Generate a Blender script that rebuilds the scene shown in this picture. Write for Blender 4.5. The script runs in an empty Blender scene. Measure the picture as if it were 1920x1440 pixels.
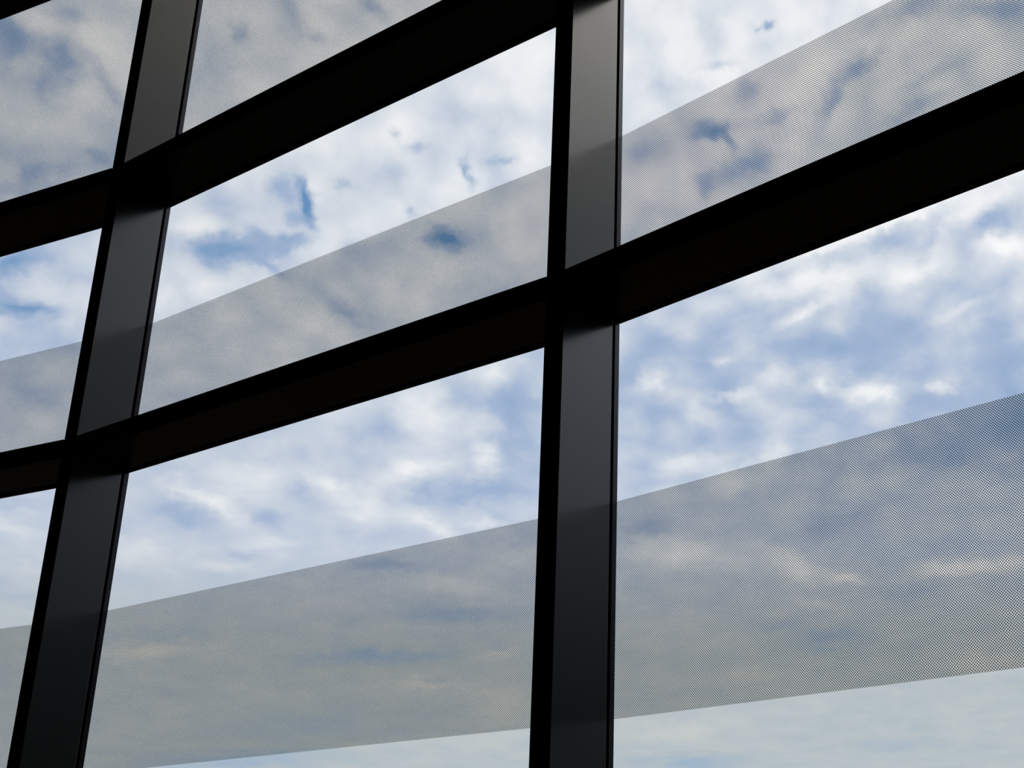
import bpy, bmesh, math
from mathutils import Vector, Matrix

C = bpy.context.scene.collection
sc = bpy.context.scene

# ------------------------------------------------------------------ camera
S = 0.75                    # metres per survey unit
EYE = 1.6                   # eye height above the floor
F_PX, PITCH, ROLL = 2285.42, 0.3438, -0.0208
fwd = Vector((0, math.cos(PITCH), math.sin(PITCH)))
rgt0 = Vector((1, 0, 0)); up0 = rgt0.cross(fwd)
rgt = math.cos(ROLL) * rgt0 + math.sin(ROLL) * up0
upv = -math.sin(ROLL) * rgt0 + math.cos(ROLL) * up0
cam = bpy.data.cameras.new('camera')
cam.sensor_fit = 'HORIZONTAL'; cam.sensor_width = 36
cam.lens = 36 * F_PX / 1920
cam.shift_x = -421.35 / 1920; cam.shift_y = 110.99 / 1920
cam.clip_start = 0.02; cam.clip_end = 500
co = bpy.data.objects.new('camera', cam); C.objects.link(co)
co.matrix_world = Matrix.Translation((0, 0, EYE)) @ Matrix((rgt, upv, -fwd)).transposed().to_4x4()
sc.camera = co

# ------------------------------------------------------------------ colour management
vs = sc.view_settings
vs.view_transform = 'Standard'; vs.look = 'None'; vs.gamma = 1; vs.use_curve_mapping = False
vs.exposure = 0.0
sc.cycles.transparent_max_bounces = 24
sc.cycles.max_bounces = 5; sc.cycles.diffuse_bounces = 2; sc.cycles.glossy_bounces = 3

def lin(c):
    return tuple((x / 255 / 12.92 if x <= 10 else ((x / 255 + .055) / 1.055) ** 2.4) for x in c) + (1,)

class NT:
    """Small helper for wiring node trees."""
    def __init__(s, tree):
        s.t = tree; s.t.nodes.clear()
    def n(s, typ, **kw):
        nd = s.t.nodes.new(typ)
        for k, v in kw.items(): setattr(nd, k, v)
        return nd
    def link(s, a, b): s.t.links.new(a, b)
    def put(s, sock, v):
        if hasattr(v, 'is_output'): s.link(v, sock)
        else: sock.default_value = v
    def m(s, op, a, b=None, c=None, clamp=False):
        nd = s.n('ShaderNodeMath', operation=op, use_clamp=clamp)
        for i, v in enumerate((a, b, c)):
            if v is not None: s.put(nd.inputs[i], v)
        return nd.outputs[0]
    def v(s, op, a, b=None, c=None):
        nd = s.n('ShaderNodeVectorMath', operation=op)
        for i, x in enumerate((a, b, c)):
            if x is not None: s.put(nd.inputs[i], x)
        return nd.outputs['Value' if op in ('DOT_PRODUCT', 'LENGTH', 'DISTANCE') else 'Vector']
    def ramp(s, fac, stops, interp='LINEAR'):
        nd = s.n('ShaderNodeValToRGB'); r = nd.color_ramp; r.interpolation = interp
        while len(r.elements) < len(stops): r.elements.new(.5)
        for e, (p, col) in zip(r.elements, stops): e.position = p; e.color = col
        s.put(nd.inputs[0], fac); return nd.outputs[0]
    def noise(s, vec, scale, detail=4, rough=.55, out='Fac', dist=0):
        nd = s.n('ShaderNodeTexNoise'); s.link(vec, nd.inputs['Vector'])
        nd.inputs['Scale'].default_value = scale; nd.inputs['Detail'].default_value = detail
        nd.inputs['Roughness'].default_value = rough; nd.inputs['Distortion'].default_value = dist
        return nd.outputs[out]
    def mixc(s, f, a, b):
        nd = s.n('ShaderNodeMix', data_type='RGBA'); s.put(nd.inputs[0], f)
        s.put(nd.inputs[6], a); s.put(nd.inputs[7], b); return nd.outputs[2]
    def step(s, x, lo, hi):
        nd = s.n('ShaderNodeMapRange', interpolation_type='SMOOTHSTEP')
        s.put(nd.inputs[0], x); nd.inputs[1].default_value = lo; nd.inputs[2].default_value = hi
        return nd.outputs[0]

# ------------------------------------------------------------------ world: a broken layer of cloud over blue sky
# every entry is one gap, thin patch or bright billow of the cloud layer (one long streak is partly lens glow):
# bearing*cos(elevation), elevation, half-width, half-height (degrees), tilt, change of cover
LOBES = [
    (4.55, 24.3, 10.45, 4.96, -3, -0.22), (-29.55, 28.77, 4, 6.82, 15, -0.14), (-3.25, 21.51, 4, 3, 0, -0.1), (-10.43, 20.34, 2.92, 3.45, 3, -0.1),
    (-1.55, 38.36, 6.17, 3.83, 0, 0.13), (7.94, 36.87, 6.18, 3.38, -7, 0.05), (-18.73, 35.33, 5.39, 2.82, 12, 0.09), (-29.79, 33.32, 0.64, 0.79, 18, -0.5),
    (-28.07, 32.88, 0.67, 0.9, 29, -0.62), (-28.9, 31.8, 0.57, 0.49, 17, -0.3), (-26.35, 32.44, 0.31, 1.05, 26, -0.28), (-30.22, 32.25, 0.6, 0.79, 18, -0.2),
    (-27.08, 29.52, 0.37, 0.3, 14, -0.2), (-29.32, 28.23, 1.01, 0.33, 32, -0.25), (-30.45, 27.23, 0.79, 0.37, 15, -0.2), (-27.46, 34.72, 0.58, 0.32, 17, -0.25),
    (-27.47, 31.93, 0.95, 0.78, 16, 0.36), (-28.5, 34.02, 0.69, 0.52, 18, 0.24), (-26.52, 34.06, 0.79, 0.82, 16, 0.28), (-29.42, 32.13, 0.52, 0.6, 17, 0.24),
    (-29.41, 30, 1.2, 0.86, 16, 0.15), (-27.65, 30.49, 0.82, 0.63, 15, 0.1), (-21.09, 35.83, 0.31, 0.38, 14, -0.36), (-18.06, 36.52, 0.36, 0.3, 12, -0.3),
    (-18.86, 36.93, 0.37, 0.74, -2, -0.32), (-22.16, 33.93, 0.92, 0.9, 14, -0.18), (-15.4, 37.94, 0.66, 0.34, -21, -0.32), (-16.74, 37.63, 0.9, 0.43, 11, -0.1),
    (-19.99, 35.47, 1.33, 0.64, 13, 0.08), (-19.01, 29.52, 0.29, 0.83, 6, -1), (-19.85, 29.89, 0.54, 0.59, 10, -0.42), (-19.45, 28.62, 0.59, 0.37, 9, -0.38),
    (-22.09, 26.97, 1.56, 0.41, 7, -0.62), (-23.23, 26.39, 0.63, 0.44, -17, -0.38), (-19.76, 27.66, 1.01, 0.29, 14, -0.42), (-21.17, 27.74, 0.44, 0.36, 10, -0.3),
    (-20.83, 26.41, 0.6, 0.25, -31, -0.3), (-22.79, 28.82, 1, 0.93, 11, -0.12), (-11.9, 31.73, 0.17, 0.51, 6, -0.5), (-14.23, 32.51, 0.51, 0.21, 8, -0.25),
    (-14.99, 32.97, 0.19, 0.18, 8, -0.3), (-10.28, 32.49, 0.49, 0.23, 15, -0.32), (-17.45, 30.45, 0.28, 0.23, 9, -0.2), (-15.37, 31.11, 0.61, 0.51, 8, -0.2),
    (-14.5, 29.73, 0.26, 0.23, -25, -0.32), (-11.1, 34.27, 1.23, 0.46, 6, -0.14), (-15.35, 34.02, 1.5, 0.53, 31, -0.12), (-13.1, 28.72, 0.78, 0.44, -4, -0.95),
    (-17.8, 25.01, 1.16, 0.38, -35, -0.28), (-18.63, 26.29, 1.68, 0.55, 22, -0.14), (-16.28, 27.76, 1.48, 0.55, 26, -0.12), (-10.34, 29.34, 0.68, 1.52, -27, 0.1),
    (-10.25, 26.22, 1.25, 0.47, 23, -0.15), (-19.63, 24.3, 0.9, 0.58, 8, 0.08), (-18.3, 27.94, 0.91, 0.46, 9, 0.1), (-22.62, 25.43, 1.37, 0.44, 19, 0.12),
    (-23.51, 27.69, 0.87, 0.44, 11, 0.1), (-15.96, 32.15, 1.39, 1.14, 9, 0.08), (-9.23, 35.94, 0.95, 0.91, 5, 0.1), (-30.71, 24.59, 0.95, 0.39, 28, -0.55),
    (-30.31, 22.9, 1.22, 0.28, 3, -0.55), (-31.12, 23.4, 0.48, 0.42, 13, -0.25), (-29.4, 23.89, 0.8, 0.47, 12, 0.12), (-30.09, 21.64, 1.43, 0.51, 21, -0.1),
    (-30.15, 19.93, 1.36, 1.07, 10, -0.12), (-2.99, 37.89, 0.48, 1.4, 1, -0.14), (-0.84, 38.36, 0.61, 1.18, -10, -0.14), (1.71, 38.63, 0.26, 0.14, 17, -0.6),
    (-0.49, 36.95, 0.53, 0.18, 9, -0.32), (1.41, 37.81, 0.52, 0.45, -2, -0.15), (-2.53, 36.03, 1.01, 0.42, 1, -0.18), (-0.75, 34.17, 0.87, 0.33, 7, -0.85),
    (-0.09, 33.59, 0.19, 0.52, 18, -0.42), (0.59, 35.91, 0.53, 0.51, -2, -0.36), (2.26, 34.71, 1, 0.29, 19, -0.32), (4.53, 35.2, 0.32, 0.86, -28, -0.46),
    (6.05, 36.67, 1.07, 0.36, 27, -0.46), (0.72, 32.48, 1.34, 0.48, 18, -0.36), (-1.26, 31.6, 0.37, 0.62, 9, -0.32), (-3.89, 33.2, 0.83, 0.71, 1, -0.26),
    (9.19, 35.81, 1.42, 0.32, 23, -0.25), (8.46, 34.49, 1.24, 0.44, 18, -0.36), (11.49, 38.14, 1.52, 0.44, -10, -0.4), (7.9, 38.69, 1.22, 0.35, 12, -0.3),
    (4.15, 36.79, 1.36, 0.34, 31, 0.12), (7.69, 37.46, 1.31, 0.34, 23, 0.15), (12.12, 36.9, 0.94, 0.66, -10, 0.1), (-1.72, 32.56, 0.98, 0.47, 19, 0.1),
    (1.95, 33.2, 0.73, 0.33, -3, 0.1), (-2.27, 30.4, 1.49, 0.72, 20, 0.1), (6.57, 29.43, 4.98, 0.32, 17, 0.42), (6.81, 28.8, 1.56, 0.45, 10, -0.16),  # the long bright streak paints lens glow along a transom together with white cloud
    (11.16, 29.72, 1.34, 0.45, 24, 0.34), (12.61, 27.96, 1.07, 0.42, -13, 0.5), (11.93, 29.14, 0.72, 0.62, -8, -0.25), (4.59, 27.26, 2.57, 0.6, 8, 0.36),
    (1.85, 26.61, 1.09, 0.64, -2, 0.26), (3.38, 25.7, 1.35, 0.28, 22, 0.32), (8.15, 27.18, 1.3, 0.45, 17, 0.3), (9.13, 28.46, 0.35, 0.84, -25, -0.2),
    (-0.9, 26.18, 1.1, 0.37, 14, 0.16), (0.57, 24.47, 0.85, 0.55, -2, 0.12), (-4.1, 22.63, 0.65, 0.5, 0, 0.36), (-1.76, 21.21, 0.8, 0.5, -36, 0.27),
    (1.79, 22.93, 1.37, 0.6, 18, 0.24), (-0.24, 21.94, 1.1, 0.25, 7, 0.26), (3.77, 22.23, 0.65, 0.45, -3, 0.42), (6.06, 21.85, 1.34, 0.45, -4, 0.42),
    (7.29, 21.69, 0.4, 0.45, -4, 0.2), (9.46, 21.84, 0.77, 0.25, 5, 0.32), (-0.7, 23.62, 0.5, 0.2, -1, 0.22), (2.25, 21.17, 1.38, 0.55, -2, 0.14),
    (-2.06, 18.8, 1.13, 0.35, 9, 0.2), (1.96, 19.37, 0.55, 0.8, -2, 0.2), (-3.18, 24.45, 1.1, 0.55, 0, -0.12), (-4.93, 23.99, 0.75, 0.65, 1, -0.08),
    (4.55, 24, 1.64, 0.75, 2, -0.2), (8.51, 24.51, 1.23, 0.59, -5, -0.1), (12.61, 22.14, 1.44, 1.7, -6, -0.16), (10.46, 25.24, 1.28, 0.23, 20, 0.16),
    (7.26, 22.88, 1.47, 0.35, 6, 0.05), (5.78, 22.99, 0.5, 0.2, -4, -0.1), (-2.21, 23.26, 0.75, 0.35, 0, -0.1), (12.81, 19.44, 3.12, 1.46, -6, -0.28),
    (9.16, 19.03, 1.96, 0.99, -4, -0.14), (11.35, 19.04, 0.63, 0.64, -5, 0.14), (-0.02, 17.92, 1.1, 0.65, -1, 0.28), (-4.11, 15.76, 1.74, 0.45, 5, -0.16),
    (-2.51, 14.51, 2.37, 0.62, -4, 0.28), (2.84, 13.85, 1.64, 0.45, -22, 0.28), (5.1, 13.17, 0.59, 0.27, -2, 0.28), (10.21, 13.39, 1.55, 0.34, -1, 0.32),
    (12.85, 13.48, 0.95, 0.39, -4, 0.15), (3.78, 12.14, 0.99, 0.25, -2, 0.12), (4.22, 10.41, 1.62, 0.44, 2, -0.2), (1.53, 11.23, 1.24, 0.34, -2, -0.12),
    (7.73, 12.46, 1.22, 0.34, -3, -0.12), (4.38, 15.83, 1.99, 0.75, -2, -0.14), (10.96, 9.15, 2.14, 0.43, 1, 0.12), (0.23, 8.82, 2.22, 0.43, -1, 0.1),
    (-2.69, 11.06, 1.48, 0.73, -1, 0.08), (-2.74, 6.48, 2.19, 0.52, 3, 0.1), (7.42, 5.64, 2.63, 0.37, -2, -0.06), (-2.27, 5.05, 2.42, 0.33, -1, -0.14),
    (9.88, 6.84, 1.9, 0.42, -2, 0.06), (-21.82, 17.09, 1.12, 0.7, -5, 0.2), (-24.38, 16.45, 0.86, 0.28, -14, 0.22), (-22.79, 15.71, 1.05, 0.33, -30, 0.24),
    (-18.66, 17.14, 0.93, 0.41, -30, 0.27), (-14.78, 18.24, 1.09, 0.38, 9, 0.34), (-11.63, 18.81, 0.58, 0.59, 3, 0.36), (-13.79, 20.58, 1.31, 1.17, 4, 0.22),
    (-10.97, 23.01, 1.08, 0.58, 13, 0.24), (-16.66, 16.46, 0.83, 0.76, 4, 0.2), (-14.21, 15.71, 1.02, 0.34, -23, 0.22), (-11.83, 15.82, 0.77, 0.2, 2, 0.16),
    (-20.71, 14.36, 1.32, 0.23, 4, 0.12), (-26.41, 13.64, 1.11, 0.54, -6, 0.16), (-23.07, 13.3, 1.27, 0.27, -4, 0.12), (-24.69, 15.38, 0.92, 0.45, 0, -0.2),
    (-21.05, 15.49, 0.92, 0.37, -4, -0.13), (-19.79, 16.91, 0.57, 0.43, -17, -0.16), (-16.5, 19.94, 1.02, 0.77, 5, -0.14), (-10.29, 21.21, 0.82, 1.99, -7, -0.24),
    (-12.3, 17.26, 1.73, 0.42, 3, -0.26), (-14.44, 17.15, 0.52, 0.44, 3, -0.12), (-9.63, 17.91, 0.64, 1.48, 2, -0.1), (-17.81, 15.08, 0.46, 0.71, 4, -0.08),
    (-22.01, 13.84, 0.65, 0.23, 4, -0.1), (-25.63, 17.12, 0.83, 0.45, 7, -0.06), (-16.14, 13.7, 1.27, 0.33, 3, -0.22), (-25.83, 9.49, 2.63, 0.31, 7, 0.14),
    (-16.57, 9.67, 2.96, 0.35, 2, -0.2), (-13.13, 11.66, 2.6, 0.43, 2, -0.2), (-12.91, 12.92, 1.42, 0.34, -8, 0.12), (-14.36, 8.56, 1.53, 0.19, 1, 0.16),
    (-19.57, 6.67, 3.26, 0.49, 5, -0.1), (-11.21, 9.83, 0.95, 0.19, 11, 0.12), (-10.94, 7.7, 1.42, 0.94, 0, 0.1), (-22.03, 5.08, 3.34, 0.44, 4, -0.16),
    (-11.84, 6.02, 1.87, 0.32, 0, 0.06), (-25.26, 10.23, 2.66, 0.22, 4, -0.08), (-10.51, 14.2, 0.97, 0.49, 1, 0.1), (-30.9, 14.06, 1.11, 0.3, -10, 0.16),
    (-30.1, 12.66, 1.13, 0.3, 0, 0.1), (-30.73, 14.93, 1.14, 0.21, 8, -0.1), (-30.78, 11.11, 1.12, 0.38, 5, -0.06), (-30.61, 8.6, 1.11, 0.83, 4, -0.04),
]

HIGH_SKY = [(0, lin((106, 146, 190))), (.19, lin((142, 167, 200))), (.38, lin((165, 181, 209))), (.56, lin((201, 208, 221))), (.77, lin((234, 234, 238))), (1, lin((250, 249, 248)))]
LOW_SKY = [(0, lin((130, 160, 196))), (.3, lin((152, 174, 199))), (.45, lin((177, 186, 193))), (.6, lin((200, 201, 199))), (1, lin((240, 234, 224)))]
SUN_GAIN = (2.7, 2.4, 1.9)
PUFF, SKY = .34, 1.16
w = bpy.data.worlds.new('cloudy_sky'); sc.world = w; w.use_nodes = True
g = NT(w.node_tree)
tc = g.n('ShaderNodeTexCoord'); d = tc.outputs['Generated']
sep = g.n('ShaderNodeSeparateXYZ'); g.link(d, sep.inputs[0])
DEG = 180 / math.pi
el_r = g.m('ARCSINE', sep.outputs[2])
el = g.m('MULTIPLY', el_r, DEG)
az = g.m('MULTIPLY', g.m('ARCTAN2', sep.outputs[0], sep.outputs[1]), DEG)
u = g.m('MULTIPLY', az, g.m('COSINE', el_r))
cmb = g.n('ShaderNodeCombineXYZ'); g.link(u, cmb.inputs[0]); g.link(el, cmb.inputs[1])
# cloud-layer coordinate: features flatten towards the horizon
zc = g.m('LOGARITHM', g.m('MAXIMUM', g.m('ADD', sep.outputs[2], .06), .02), math.e)
pc = g.n('ShaderNodeCombineXYZ'); g.link(sep.outputs[0], pc.inputs[0]); g.link(sep.outputs[1], pc.inputs[1])
g.link(g.m('MULTIPLY', zc, .6), pc.inputs[2])
p = pc.outputs[0]
w1 = g.v('SUBTRACT', g.noise(p, 26, 3, .6, 'Color'), (.5, .5, .5))
w2 = g.v('SUBTRACT', g.noise(p, 75, 3, .55, 'Color'), (.5, .5, .5))
uv = g.v('ADD', cmb.outputs[0], g.v('ADD', g.v('MULTIPLY', w1, (1.2, .95, 0)), g.v('MULTIPLY', w2, (.85, .75, 0))))
# base cover by elevation
bc = g.n('ShaderNodeFloatCurve'); cv = bc.mapping.curves[0]
BASE = [(0, .6), (5, .62), (9, .62), (13, .66), (17, .71), (21, .76), (25, .82), (30, .86), (40, .9), (90, .9)]
while len(cv.points) < len(BASE): cv.points.new(.5, .5)
for q, (a, b) in zip(cv.points, BASE): q.location = (a / 90, b)
bc.mapping.update()
g.link(g.m('DIVIDE', el, 90, clamp=True), bc.inputs['Value'])
cover = bc.outputs[0]
puff = g.n('ShaderNodeTexVoronoi', feature='SMOOTH_F1'); puff.inputs['Scale'].default_value = 27
puff.inputs['Smoothness'].default_value = .35
g.link(g.v('ADD', p, g.v('MULTIPLY', w1, (.02, .02, .02))), puff.inputs['Vector'])
hi = g.step(el, 10, 24)
suv = g.n('ShaderNodeSeparateXYZ'); g.link(uv, suv.inputs[0])
cover = g.m('ADD', cover, g.m('MULTIPLY', g.m('SUBTRACT', .42, puff.outputs['Distance']), g.m('MULTIPLY', hi, PUFF)))
fb = g.m('SUBTRACT', g.noise(p, 34, 6, .52), .5)
cover = g.m('ADD', cover, g.m('MULTIPLY', fb, g.m('MULTIPLY_ADD', hi, .2, .26)))
lowmix = g.step(el, 9, 15); ground = g.step(el, -2.0, 1.5)
# the sun stands behind cloud high on the right; unseen sky there is dimmed, mostly low down, to shape the mullion reflections; the far ground is dark
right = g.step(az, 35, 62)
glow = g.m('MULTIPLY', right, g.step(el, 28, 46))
reflection_dim = g.m('SUBTRACT', 1, g.m('MULTIPLY', right, g.m('MULTIPLY', g.m('SUBTRACT', 1, g.step(el, 4, 29)), .85)))
reflection_dim = g.m('MULTIPLY', reflection_dim, g.m('SUBTRACT', 1, g.m('MULTIPLY', g.step(az, 75, 88), .55)))  # added sideways dimming of the unseen sky, darkens the left mullion's reflection
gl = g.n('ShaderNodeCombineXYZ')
for i, k in enumerate(SUN_GAIN): g.link(g.m('MULTIPLY', reflection_dim, g.m('MULTIPLY_ADD', glow, k, 1.0)), gl.inputs[i])

def sky_part(lobes):
    """Background for one part of the sky, with the cloud features found there (a node group of its own)."""
    tree = bpy.data.node_groups.new('sky_part', 'ShaderNodeTree')
    for nm, typ in (('U', 'Float'), ('E', 'Float'), ('Cover', 'Float'), ('Low', 'Float'), ('Ground', 'Float'), ('Gain', 'Vector')):
        tree.interface.new_socket(nm, in_out='INPUT', socket_type='NodeSocket' + typ)
    tree.interface.new_socket('Sky', in_out='OUTPUT', socket_type='NodeSocketShader')
    h = NT(tree); gi = h.n('NodeGroupInput'); go = h.n('NodeGroupOutput')
    cov = gi.outputs['Cover']
    for (x, y, rx, ry, rot, amp) in lobes:
        rx, ry = rx * 1.1, ry * 1.1
        # the running cover rides along as an unused third coordinate so the terms are evaluated one after another
        cc = h.n('ShaderNodeCombineXYZ'); h.link(gi.outputs['U'], cc.inputs[0]); h.link(gi.outputs['E'], cc.inputs[1]); h.link(cov, cc.inputs[2])
        if max(rx, ry) / min(rx, ry) < 1.35:
            q = h.v('MULTIPLY_ADD', cc.outputs[0], (1 / rx, 1 / ry, 0), (-x / rx, -y / ry, 0))
            r2 = h.v('DOT_PRODUCT', q, q)
        else:
            c_, s_ = math.cos(math.radians(rot)), math.sin(math.radians(rot))
            q = h.v('SUBTRACT', cc.outputs[0], (x, y, 0))
            qx = h.v('DOT_PRODUCT', q, (c_ / rx, s_ / rx, 0)); qy = h.v('DOT_PRODUCT', q, (-s_ / ry, c_ / ry, 0))
            r2 = h.m('MULTIPLY_ADD', qx, qx, h.m('MULTIPLY', qy, qy))
        cov = h.m('MULTIPLY_ADD', h.m('POWER', math.exp(-1), r2), amp, cov)
    f = h.m('MULTIPLY', cov, 1 / 1.3)
    col = h.mixc(gi.outputs['Low'], h.ramp(f, LOW_SKY), h.ramp(f, HIGH_SKY))
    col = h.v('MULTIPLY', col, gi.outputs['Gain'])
    col = h.mixc(gi.outputs['Ground'], lin((24, 20, 16)), col)
    bg = h.n('ShaderNodeBackground'); h.link(col, bg.inputs[0]); bg.inputs[1].default_value = SKY
    h.link(bg.outputs[0], go.inputs[0])
    gn = g.n('ShaderNodeGroup', node_tree=tree)
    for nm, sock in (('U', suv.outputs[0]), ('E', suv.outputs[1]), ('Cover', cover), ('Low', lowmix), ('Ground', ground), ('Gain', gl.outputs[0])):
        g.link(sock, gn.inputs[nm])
    return gn.outputs[0]

def split(box, lobes, depth):
    """Halve a part of the sky until it holds few features; each half only carries the features that reach it."""
    u0, u1, e0, e1 = box
    near = [l for l in lobes if u0 - 2.4 * max(l[2:4]) - 1 < l[0] < u1 + 2.4 * max(l[2:4]) + 1 and e0 - 2.4 * max(l[2:4]) - 1 < l[1] < e1 + 2.4 * max(l[2:4]) + 1]
    if depth == 0: return sky_part(near)
    if (u1 - u0) > (e1 - e0):
        mid = (u0 + u1) / 2; a, b, val = (u0, mid, e0, e1), (mid, u1, e0, e1), suv.outputs[0]
    else:
        mid = (e0 + e1) / 2; a, b, val = (u0, u1, e0, mid), (u0, u1, mid, e1), suv.outputs[1]
    mx = g.n('ShaderNodeMixShader'); g.link(g.m('GREATER_THAN', val, mid), mx.inputs[0])
    g.link(split(a, near, depth - 1), mx.inputs[1]); g.link(split(b, near, depth - 1), mx.inputs[2])
    return mx.outputs[0]
inside = g.m('MULTIPLY', g.m('MULTIPLY', g.m('GREATER_THAN', u, -36), g.m('LESS_THAN', u, 22)), g.m('MULTIPLY', g.m('GREATER_THAN', el, 0), g.m('LESS_THAN', el, 46)))
mxs = g.n('ShaderNodeMixShader'); g.link(inside, mxs.inputs[0])
g.link(sky_part([]), mxs.inputs[1]); g.link(split((-34, 18, 2, 42), LOBES, 4), mxs.inputs[2])
wo = g.n('ShaderNodeOutputWorld'); g.link(mxs.outputs[0], wo.inputs[0])
w.cycles.sampling_method = 'MANUAL'; w.cycles.sample_map_resolution = 256

# ------------------------------------------------------------------ materials
def mat(name):
    m = bpy.data.materials.new(name); m.use_nodes = True
    return m, NT(m.node_tree)
def out(t, sh):
    o = t.n('ShaderNodeOutputMaterial'); t.link(sh, o.inputs[0])

def metal_mat(name, base, rough, metallic, grain):
    m, t = mat(name)
    b = t.n('ShaderNodeBsdfPrincipled')
    oc = t.n('ShaderNodeTexCoord').outputs['Object']
    nz = t.noise(oc, 900, 2, .5)
    col = t.mixc(nz, tuple(x * .88 for x in base[:3]) + (1,), tuple(min(1, x * 1.12) for x in base[:3]) + (1,))
    t.link(col, b.inputs['Base Color'])
    b.inputs['Metallic'].default_value = metallic
    big = t.noise(oc, 6, 3, .5)
    t.link(t.m('MULTIPLY_ADD', t.m('SUBTRACT', big, .5), grain, rough), b.inputs['Roughness'])
    out(t, b.outputs[0]); return m
M_METAL = metal_mat('dark_coated_aluminium', (.105, .104, .104), .21, 1.0, .06)
M_BEAD = metal_mat('glazing_bead_metal', (.05, .052, .06), .32, 1.0, .05)
M_GASKET = metal_mat('black_rubber_gasket', (.008, .008, .009), .7, 0, .05)

m, t = mat('clear_window_glass'); M_GLASS = m
tr = t.n('ShaderNodeBsdfTransparent'); tr.inputs[0].default_value = (.955, .968, .966, 1)
gs = t.n('ShaderNodeBsdfGlossy'); gs.inputs['Roughness'].default_value = .0
fr = t.n('ShaderNodeFresnel'); fr.inputs[0].default_value = 1.45
geo = t.n('ShaderNodeNewGeometry')               # reflect only where light meets the pane from the air
mx = t.n('ShaderNodeMixShader'); t.link(t.m('MULTIPLY', fr.outputs[0], t.m('SUBTRACT', 1, geo.outputs['Backfacing'])), mx.inputs[0]); t.link(tr.outputs[0], mx.inputs[1]); t.link(gs.outputs[0], mx.inputs[2])
out(t, mx.outputs[0])

# printed dots: a square lattice turned 45 degrees, 6.2 mm between dots of a row
m, t = mat('ceramic_frit_dots'); M_FRIT = m
oc = t.n('ShaderNodeTexCoord').outputs['Object']
so = t.n('ShaderNodeSeparateXYZ'); t.link(oc, so.inputs[0])
PITCH_MM = .0062
ua = t.m('MULTIPLY', t.m('ADD', so.outputs[0], so.outputs[2]), 1 / PITCH_MM)
ub = t.m('MULTIPLY', t.m('SUBTRACT', so.outputs[0], so.outputs[2]), 1 / PITCH_MM)
fa = t.m('SUBTRACT', t.m('FRACT', ua), .5); fbq = t.m('SUBTRACT', t.m('FRACT', ub), .5)
rad = t.m('SQRT', t.m('ADD', t.m('MULTIPLY', fa, fa), t.m('MULTIPLY', fbq, fbq)))
mr = t.n('ShaderNodeMapRange'); t.link(rad, mr.inputs[0])
mr.inputs[1].default_value = .37; mr.inputs[2].default_value = .42; mr.inputs[3].default_value = 1; mr.inputs[4].default_value = 0
clear = t.n('ShaderNodeBsdfTransparent')
veil = t.n('ShaderNodeBsdfTransparent'); veil.inputs[0].default_value = (.125, .12, .10, 1)
dif = t.n('ShaderNodeBsdfDiffuse'); dif.inputs[0].default_value = (.05, .05, .05, 1)
ad = t.n('ShaderNodeAddShader'); t.link(veil.outputs[0], ad.inputs[0]); t.link(dif.outputs[0], ad.inputs[1])
mx = t.n('ShaderNodeMixShader'); t.link(mr.outputs[0], mx.inputs[0]); t.link(clear.outputs[0], mx.inputs[1]); t.link(ad.outputs[0], mx.inputs[2])
out(t, mx.outputs[0])

def plain_mat(name, c1, c2, scale, rough):
    m, t = mat(name); b = t.n('ShaderNodeBsdfPrincipled')
    oc = t.n('ShaderNodeTexCoord').outputs['Object']
    t.link(t.mixc(t.noise(oc, scale, 5, .6), c1, c2), b.inputs['Base Color'])
    b.inputs['Roughness'].default_value = rough; out(t, b.outputs[0]); return m
M_WALL = plain_mat('dark_painted_wall', (.035, .034, .033, 1), (.045, .044, .042, 1), 8, .8)
M_FLOOR = plain_mat('dark_carpet_floor', (.02, .019, .018, 1), (.035, .033, .03, 1), 200, .95)
M_CEIL = plain_mat('dark_ceiling_paint', (.03, .03, .03, 1), (.04, .04, .04, 1), 10, .9)

# ------------------------------------------------------------------ object helpers
def prism(bm, pts, z0, z1):
    """Vertical prism over a plan polygon (list of xy)."""
    lo = [bm.verts.new((x, y, z0)) for x, y in pts]; hi_ = [bm.verts.new((x, y, z1)) for x, y in pts]
    n = len(pts)
    bm.faces.new(lo[::-1]); bm.faces.new(hi_)
    for i in range(n): bm.faces.new((lo[i], lo[(i + 1) % n], hi_[(i + 1) % n], hi_[i]))

def obj(name, bm, m, parent=None, origin=(0, 0, 0), rotz=0, bevel=0):
    bmesh.ops.recalc_face_normals(bm, faces=bm.faces)
    me = bpy.data.meshes.new(name)
    X = Matrix.Translation(origin) @ Matrix.Rotation(rotz, 4, 'Z')
    bmesh.ops.transform(bm, matrix=X.inverted(), verts=bm.verts)
    bm.to_mesh(me); bm.free(); me.materials.append(m)
    o = bpy.data.objects.new(name, me); C.objects.link(o)
    if parent is not None: o.parent = parent          # parent shares origin and rotation
    else: o.matrix_world = X
    if bevel:
        b = o.modifiers.new('bevel', 'BEVEL'); b.width = bevel; b.segments = 2; b.limit_method = 'ANGLE'
    return o

def tag(o, label=None, cat=None, group=None, kind=None):
    if label: o['label'] = label
    if cat: o['category'] = cat
    if group: o['group'] = group
    if kind: o['kind'] = kind
    return o

def empty(name, loc, rotz):
    o = bpy.data.objects.new(name, None); C.objects.link(o)
    o.location = loc; o.rotation_euler = (0, 0, rotz); o.empty_display_size = .1
    return o

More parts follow.
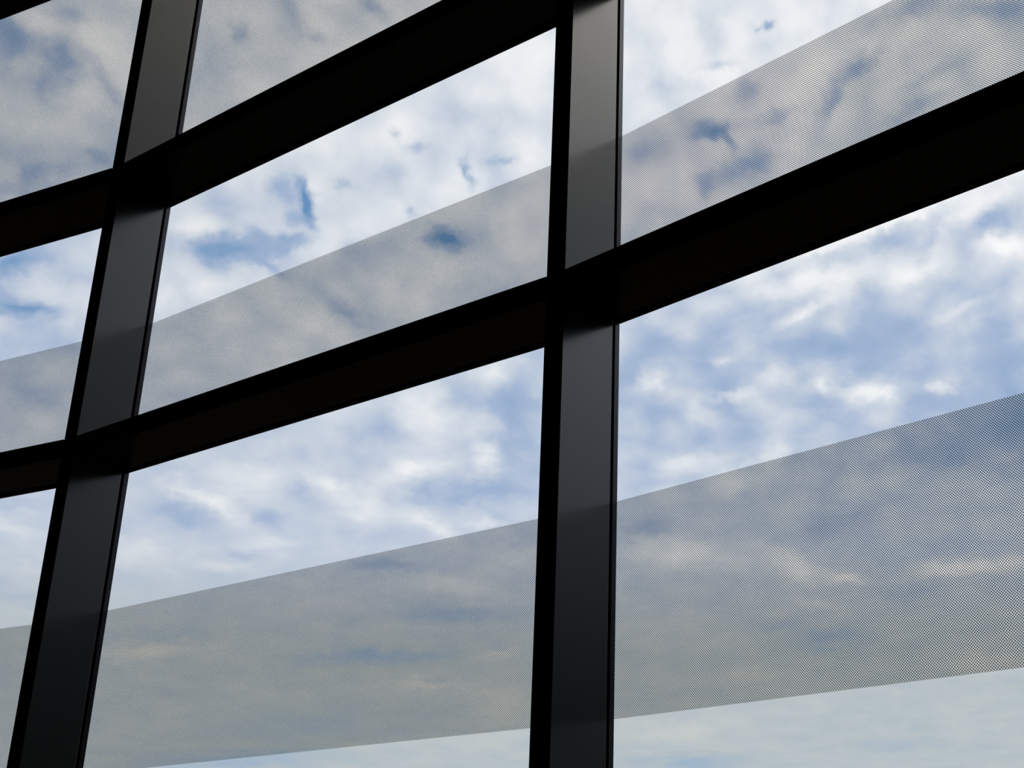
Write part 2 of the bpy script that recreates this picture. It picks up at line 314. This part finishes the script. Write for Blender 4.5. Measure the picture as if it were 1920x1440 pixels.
# ------------------------------------------------------------------ plan of the faceted window wall
PA = Vector((-2.9439, 5.5363)) * S; PB = Vector((-.4448, 4.0)) * S
thM = math.atan2((PB - PA).y, (PB - PA).x); thL = thM + .1617; thR = thM - .1072
TH = {'L': thL, 'M': thM, 'R': thR}
T = {k: Vector((math.cos(a), math.sin(a))) for k, a in TH.items()}
IN = {k: Vector((v.y, -v.x)) for k, v in T.items()}            # into the room
BAY = (PB - PA).length
PZ = PA - T['L'] * BAY; PC = PB + T['R'] * BAY
W, D, E, G = .0851 * S, .2954 * S, .0403 * S, .0404 * S         # face width, depth, bead half width, gap depth
GLASS = .012
MUL = {'Z': (PZ, thL), 'A': (PA, (thL + thM) / 2 - .0009), 'B': (PB, (thM + thR) / 2 + .0028), 'C': (PC, thR)}
ENDS = {'L': ('Z', 'A'), 'M': ('A', 'B'), 'R': ('B', 'C')}
def Zw(z): return EYE + z * S
Z_SILL, Z_HEAD = Zw(.02), Zw(5.25)

def local(P, a):
    t_ = Vector((math.cos(a), math.sin(a))); n_ = Vector((t_.y, -t_.x))
    return lambda s, dep: P + t_ * s + n_ * dep
def rect(f, s0, s1, d0, d1): return [f(s0, d0), f(s1, d0), f(s1, d1), f(s0, d1)]

def mullion(key, name, label=None, cat=None, group=None, kind=None):
    P, a = MUL[key]; f = local(P, a); base = (P.x, P.y, Z_SILL)
    root = tag(empty(name, base, a), label, cat, group, kind)
    bm = bmesh.new(); prism(bm, rect(f, -W / 2, W / 2, G, D), Z_SILL, Z_HEAD)
    obj('box_profile', bm, M_METAL, root, base, a, .0012)
    bm = bmesh.new(); prism(bm, rect(f, -W / 2 + .011, W / 2 - .011, .6 * G, G), Z_SILL, Z_HEAD)
    obj('gasket', bm, M_GASKET, root, base, a)
    bm = bmesh.new(); prism(bm, rect(f, -E, E, 0, .6 * G), Z_SILL, Z_HEAD)
    obj('glazing_bead', bm, M_BEAD, root, base, a, .0008)
    bm = bmesh.new(); prism(bm, rect(f, -.005, .005, -GLASS, 0), Z_SILL, Z_HEAD)
    obj('silicone_joint', bm, M_GASKET, root, base, a)
    return root

def cut(bay, dep, end):
    """Plan point on the line at depth dep of a bay where it meets the side of the mullion at that end (0 left, 1 right)."""
    o = (PA if bay in 'LM' else PB) + IN[bay] * dep
    P, a = MUL[ENDS[bay][end]]; t_ = Vector((math.cos(a), math.sin(a)))
    q = P + t_ * (W / 2 if end == 0 else -W / 2)
    k = (q - o).dot(t_) / T[bay].dot(t_)
    return o + T[bay] * k

def transom(bay, zt, zf, zb, name, label=None, cat=None, group=None, kind=None):
    a = TH[bay]; c0 = cut(bay, 0, 0); base = (c0.x, c0.y, Zw(zf))
    root = tag(empty(name, base, a), label, cat, group, kind)
    def quad(d0, d1): return [cut(bay, d0, 0), cut(bay, d0, 1), cut(bay, d1, 1), cut(bay, d1, 0)]
    bm = bmesh.new(); prism(bm, quad(G, D), Zw(zf), Zw(zt)); obj('box_profile', bm, M_METAL, root, base, a, .0012)
    bm = bmesh.new(); prism(bm, quad(.6 * G, G), Zw(zf) + .011, Zw(zt) - .011); obj('gasket', bm, M_GASKET, root, base, a)
    bm = bmesh.new(); prism(bm, quad(0, .6 * G), Zw(zb), Zw(zt)); obj('glazing_bead', bm, M_BEAD, root, base, a, .0008)
    zm = (Zw(zf) + Zw(zt)) / 2
    bm = bmesh.new(); prism(bm, [cut(bay, -GLASS, 0), cut(bay, -GLASS, 1), cut(bay, 0, 1), cut(bay, 0, 0)], zm - .004, zm + .004)
    obj('silicone_joint', bm, M_GASKET, root, base, a)
    return root

def pane(bay, z0, z1, f0, f1, name, label=None, cat=None, group=None, kind=None):
    """Glass between two mullions; f0..f1 is the height range of the printed dot band."""
    a = TH[bay]; left = {'L': PZ, 'M': PA, 'R': PB}[bay]; ln = BAY
    base = left + T[bay] * (ln / 2); b3 = (base.x, base.y, z0)
    f = local(base, a); h = ln / 2 - .0065
    root = tag(empty(name, b3, a), label, cat, group, kind)
    bm = bmesh.new(); prism(bm, rect(f, -h, h, -GLASS, 0), z0, z1)
    obj('glass', bm, M_GLASS, root, b3, a)
    bm = bmesh.new()
    q = [f(-h, .0006), f(h, .0006)]
    vsx = [bm.verts.new((q[0].x, q[0].y, f0)), bm.verts.new((q[1].x, q[1].y, f0)), bm.verts.new((q[1].x, q[1].y, f1)), bm.verts.new((q[0].x, q[0].y, f1))]
    bm.faces.new(vsx)
    obj('frit_band', bm, M_FRIT, root, b3, a)
    return root

# ------------------------------------------------------------------ room shell (behind the camera, dark)
H = Z_HEAD
def wallseg(bm, p, q, z0, z1, th):
    n = (q - p).normalized(); n = Vector((n.y, -n.x)) * th
    prism(bm, [p, q, q + n, p + n], z0, z1)
cl = PZ + Vector((-.6, -.8)) * 10; cr = PC + Vector((.3, -.954)) * 10
shell = [PZ, PA, PB, PC, cr, cl]
bm = bmesh.new(); prism(bm, [tuple(x) for x in shell], -.2, 0); tag(obj('floor', bm, M_FLOOR), 'dark carpeted floor of the unlit room', 'floor', kind='structure')
cx = sum((x for x in shell), Vector((0, 0))) / len(shell)
bm = bmesh.new(); prism(bm, [tuple(cx + (x - cx) * 1.03) for x in shell], H, H + .2); tag(obj('ceiling', bm, M_CEIL), 'dark ceiling of the unlit room', 'ceiling', kind='structure')
for nm, p_, q_ in (('wall_right', cr, PC), ('wall_back', cl, cr), ('wall_left', PZ, cl)):
    bm = bmesh.new(); wallseg(bm, p_, q_, 0, H, .2); tag(obj(nm, bm, M_WALL), 'dark %s wall of the unlit room' % nm[5:], 'wall', kind='structure')
bm = bmesh.new()
for k, (p_, q_) in {'L': (PZ, PA), 'M': (PA, PB), 'R': (PB, PC)}.items(): prism(bm, [p_ + IN[k] * D, q_ + IN[k] * D, q_ - IN[k] * .05, p_ - IN[k] * .05], 0, Z_SILL)
tag(obj('wall_front', bm, M_WALL), 'low dark wall below the glazing', 'wall', kind='structure')

# ------------------------------------------------------------------ mullions
GM, GT, GP = 'mullions of the window wall', 'transoms of the window wall', 'panes of the window wall'
mullion('A', 'mullion', 'slanting dark metal mullion with a dim charcoal side face, left of the centre panes', 'window mullion', GM, 'thing')
mullion('B', 'mullion', 'nearer dark metal mullion with a wide grey lit side face, right of the centre panes', 'window mullion', GM, 'thing')
mullion('Z', 'trim_1', 'dark end post of the glazing at the left wall', 'window mullion', None, 'structure')
mullion('C', 'trim_2', 'dark end post of the glazing at the right wall', 'window mullion', None, 'structure')

# ------------------------------------------------------------------ transoms
T1, T2 = (3.435, 3.342, 3.3348), (1.9816, 1.8886, 1.886)
T0 = (5.2, 5.107, 5.1003)
transom('L', *T0, 'transom', 'black transom clipped by the top left corner, above the dotted corner pane', 'window transom', GT, 'thing')
transom('L', *T1, 'transom', 'short black transom at the left edge, below the dotted corner pane', 'window transom', GT, 'thing')
transom('M', *T1, 'transom', 'thick black transom running up to the top edge between the two mullions', 'window transom', GT, 'thing')
transom('L', T2[0], T2[1], T2[2] - .006, 'transom', 'lowest black transom at the left edge, left of the slanting mullion', 'window transom', GT, 'thing')
transom('M', *T2, 'transom', 'dark transom with a brownish underside between the two mullions, below the centre pane', 'window transom', GT, 'thing')
transom('R', *T2, 'transom', 'black transom right of the nearer mullion, rising to the right edge', 'window transom', GT, 'thing')
transom('M', *T0, 'trim_3', 'black head transom above the frame', 'window transom', None, 'structure')
transom('R', *T0, 'trim_4', 'black head transom above the frame at the right', 'window transom', None, 'structure')
transom('R', *T1, 'trim_5', 'black transom above the top right pane', 'window transom', None, 'structure')

# ------------------------------------------------------------------ glass panes with printed dot bands
ov = .02
def row(i):
    return {1: (Zw(T1[0]) - ov, Zw(T0[2]) + ov), 2: (Zw(T2[0]) - ov, Zw(T1[2]) + ov), 3: (Z_SILL, Zw(T2[2]) + ov)}[i]
F1 = (Zw(T1[0]) - .01, Zw(T0[2]) + .01)
F2 = (Zw(1.9453), Zw(2.6746)); F3 = (Zw(.4915), Zw(1.2208))
pane('L', *row(1), *F1, 'glass_pane', 'dotted grey pane in the top left corner with blue gaps between puffy clouds', 'window pane', GP, 'thing')
pane('M', *row(1), *F1, 'glass_pane', 'dotted pale pane at the top edge, above the thick transom', 'window pane', GP, 'thing')
pane('L', *row(2), *F2, 'glass_pane', 'narrow pane at the left edge with bluest sky, between the two left transoms', 'window pane', GP, 'thing')
pane('M', *row(2), *F2, 'glass_pane', 'centre pane with small blue holes in white cloud above a dotted band', 'window pane', GP, 'thing')
pane('R', *row(2), *F2, 'glass_pane', 'top right pane with bright white cloud above a dotted band', 'window pane', GP, 'thing')
pane('L', *row(3), F3[0], F3[1] - .013, 'glass_pane', 'sliver of pane in the bottom left corner with a dotted band', 'window pane', GP, 'thing')
pane('M', *row(3), *F3, 'glass_pane', 'bottom centre pane between the two mullions with a wide dotted band', 'window pane', GP, 'thing')
pane('R', *row(3), *F3, 'glass_pane', 'largest pane at bottom right with clear strip under its coarse dotted band', 'window pane', GP, 'thing')
pane('R', *row(1), *F1, 'window_1', 'dotted pane above the top right pane', 'window pane', None, 'structure')
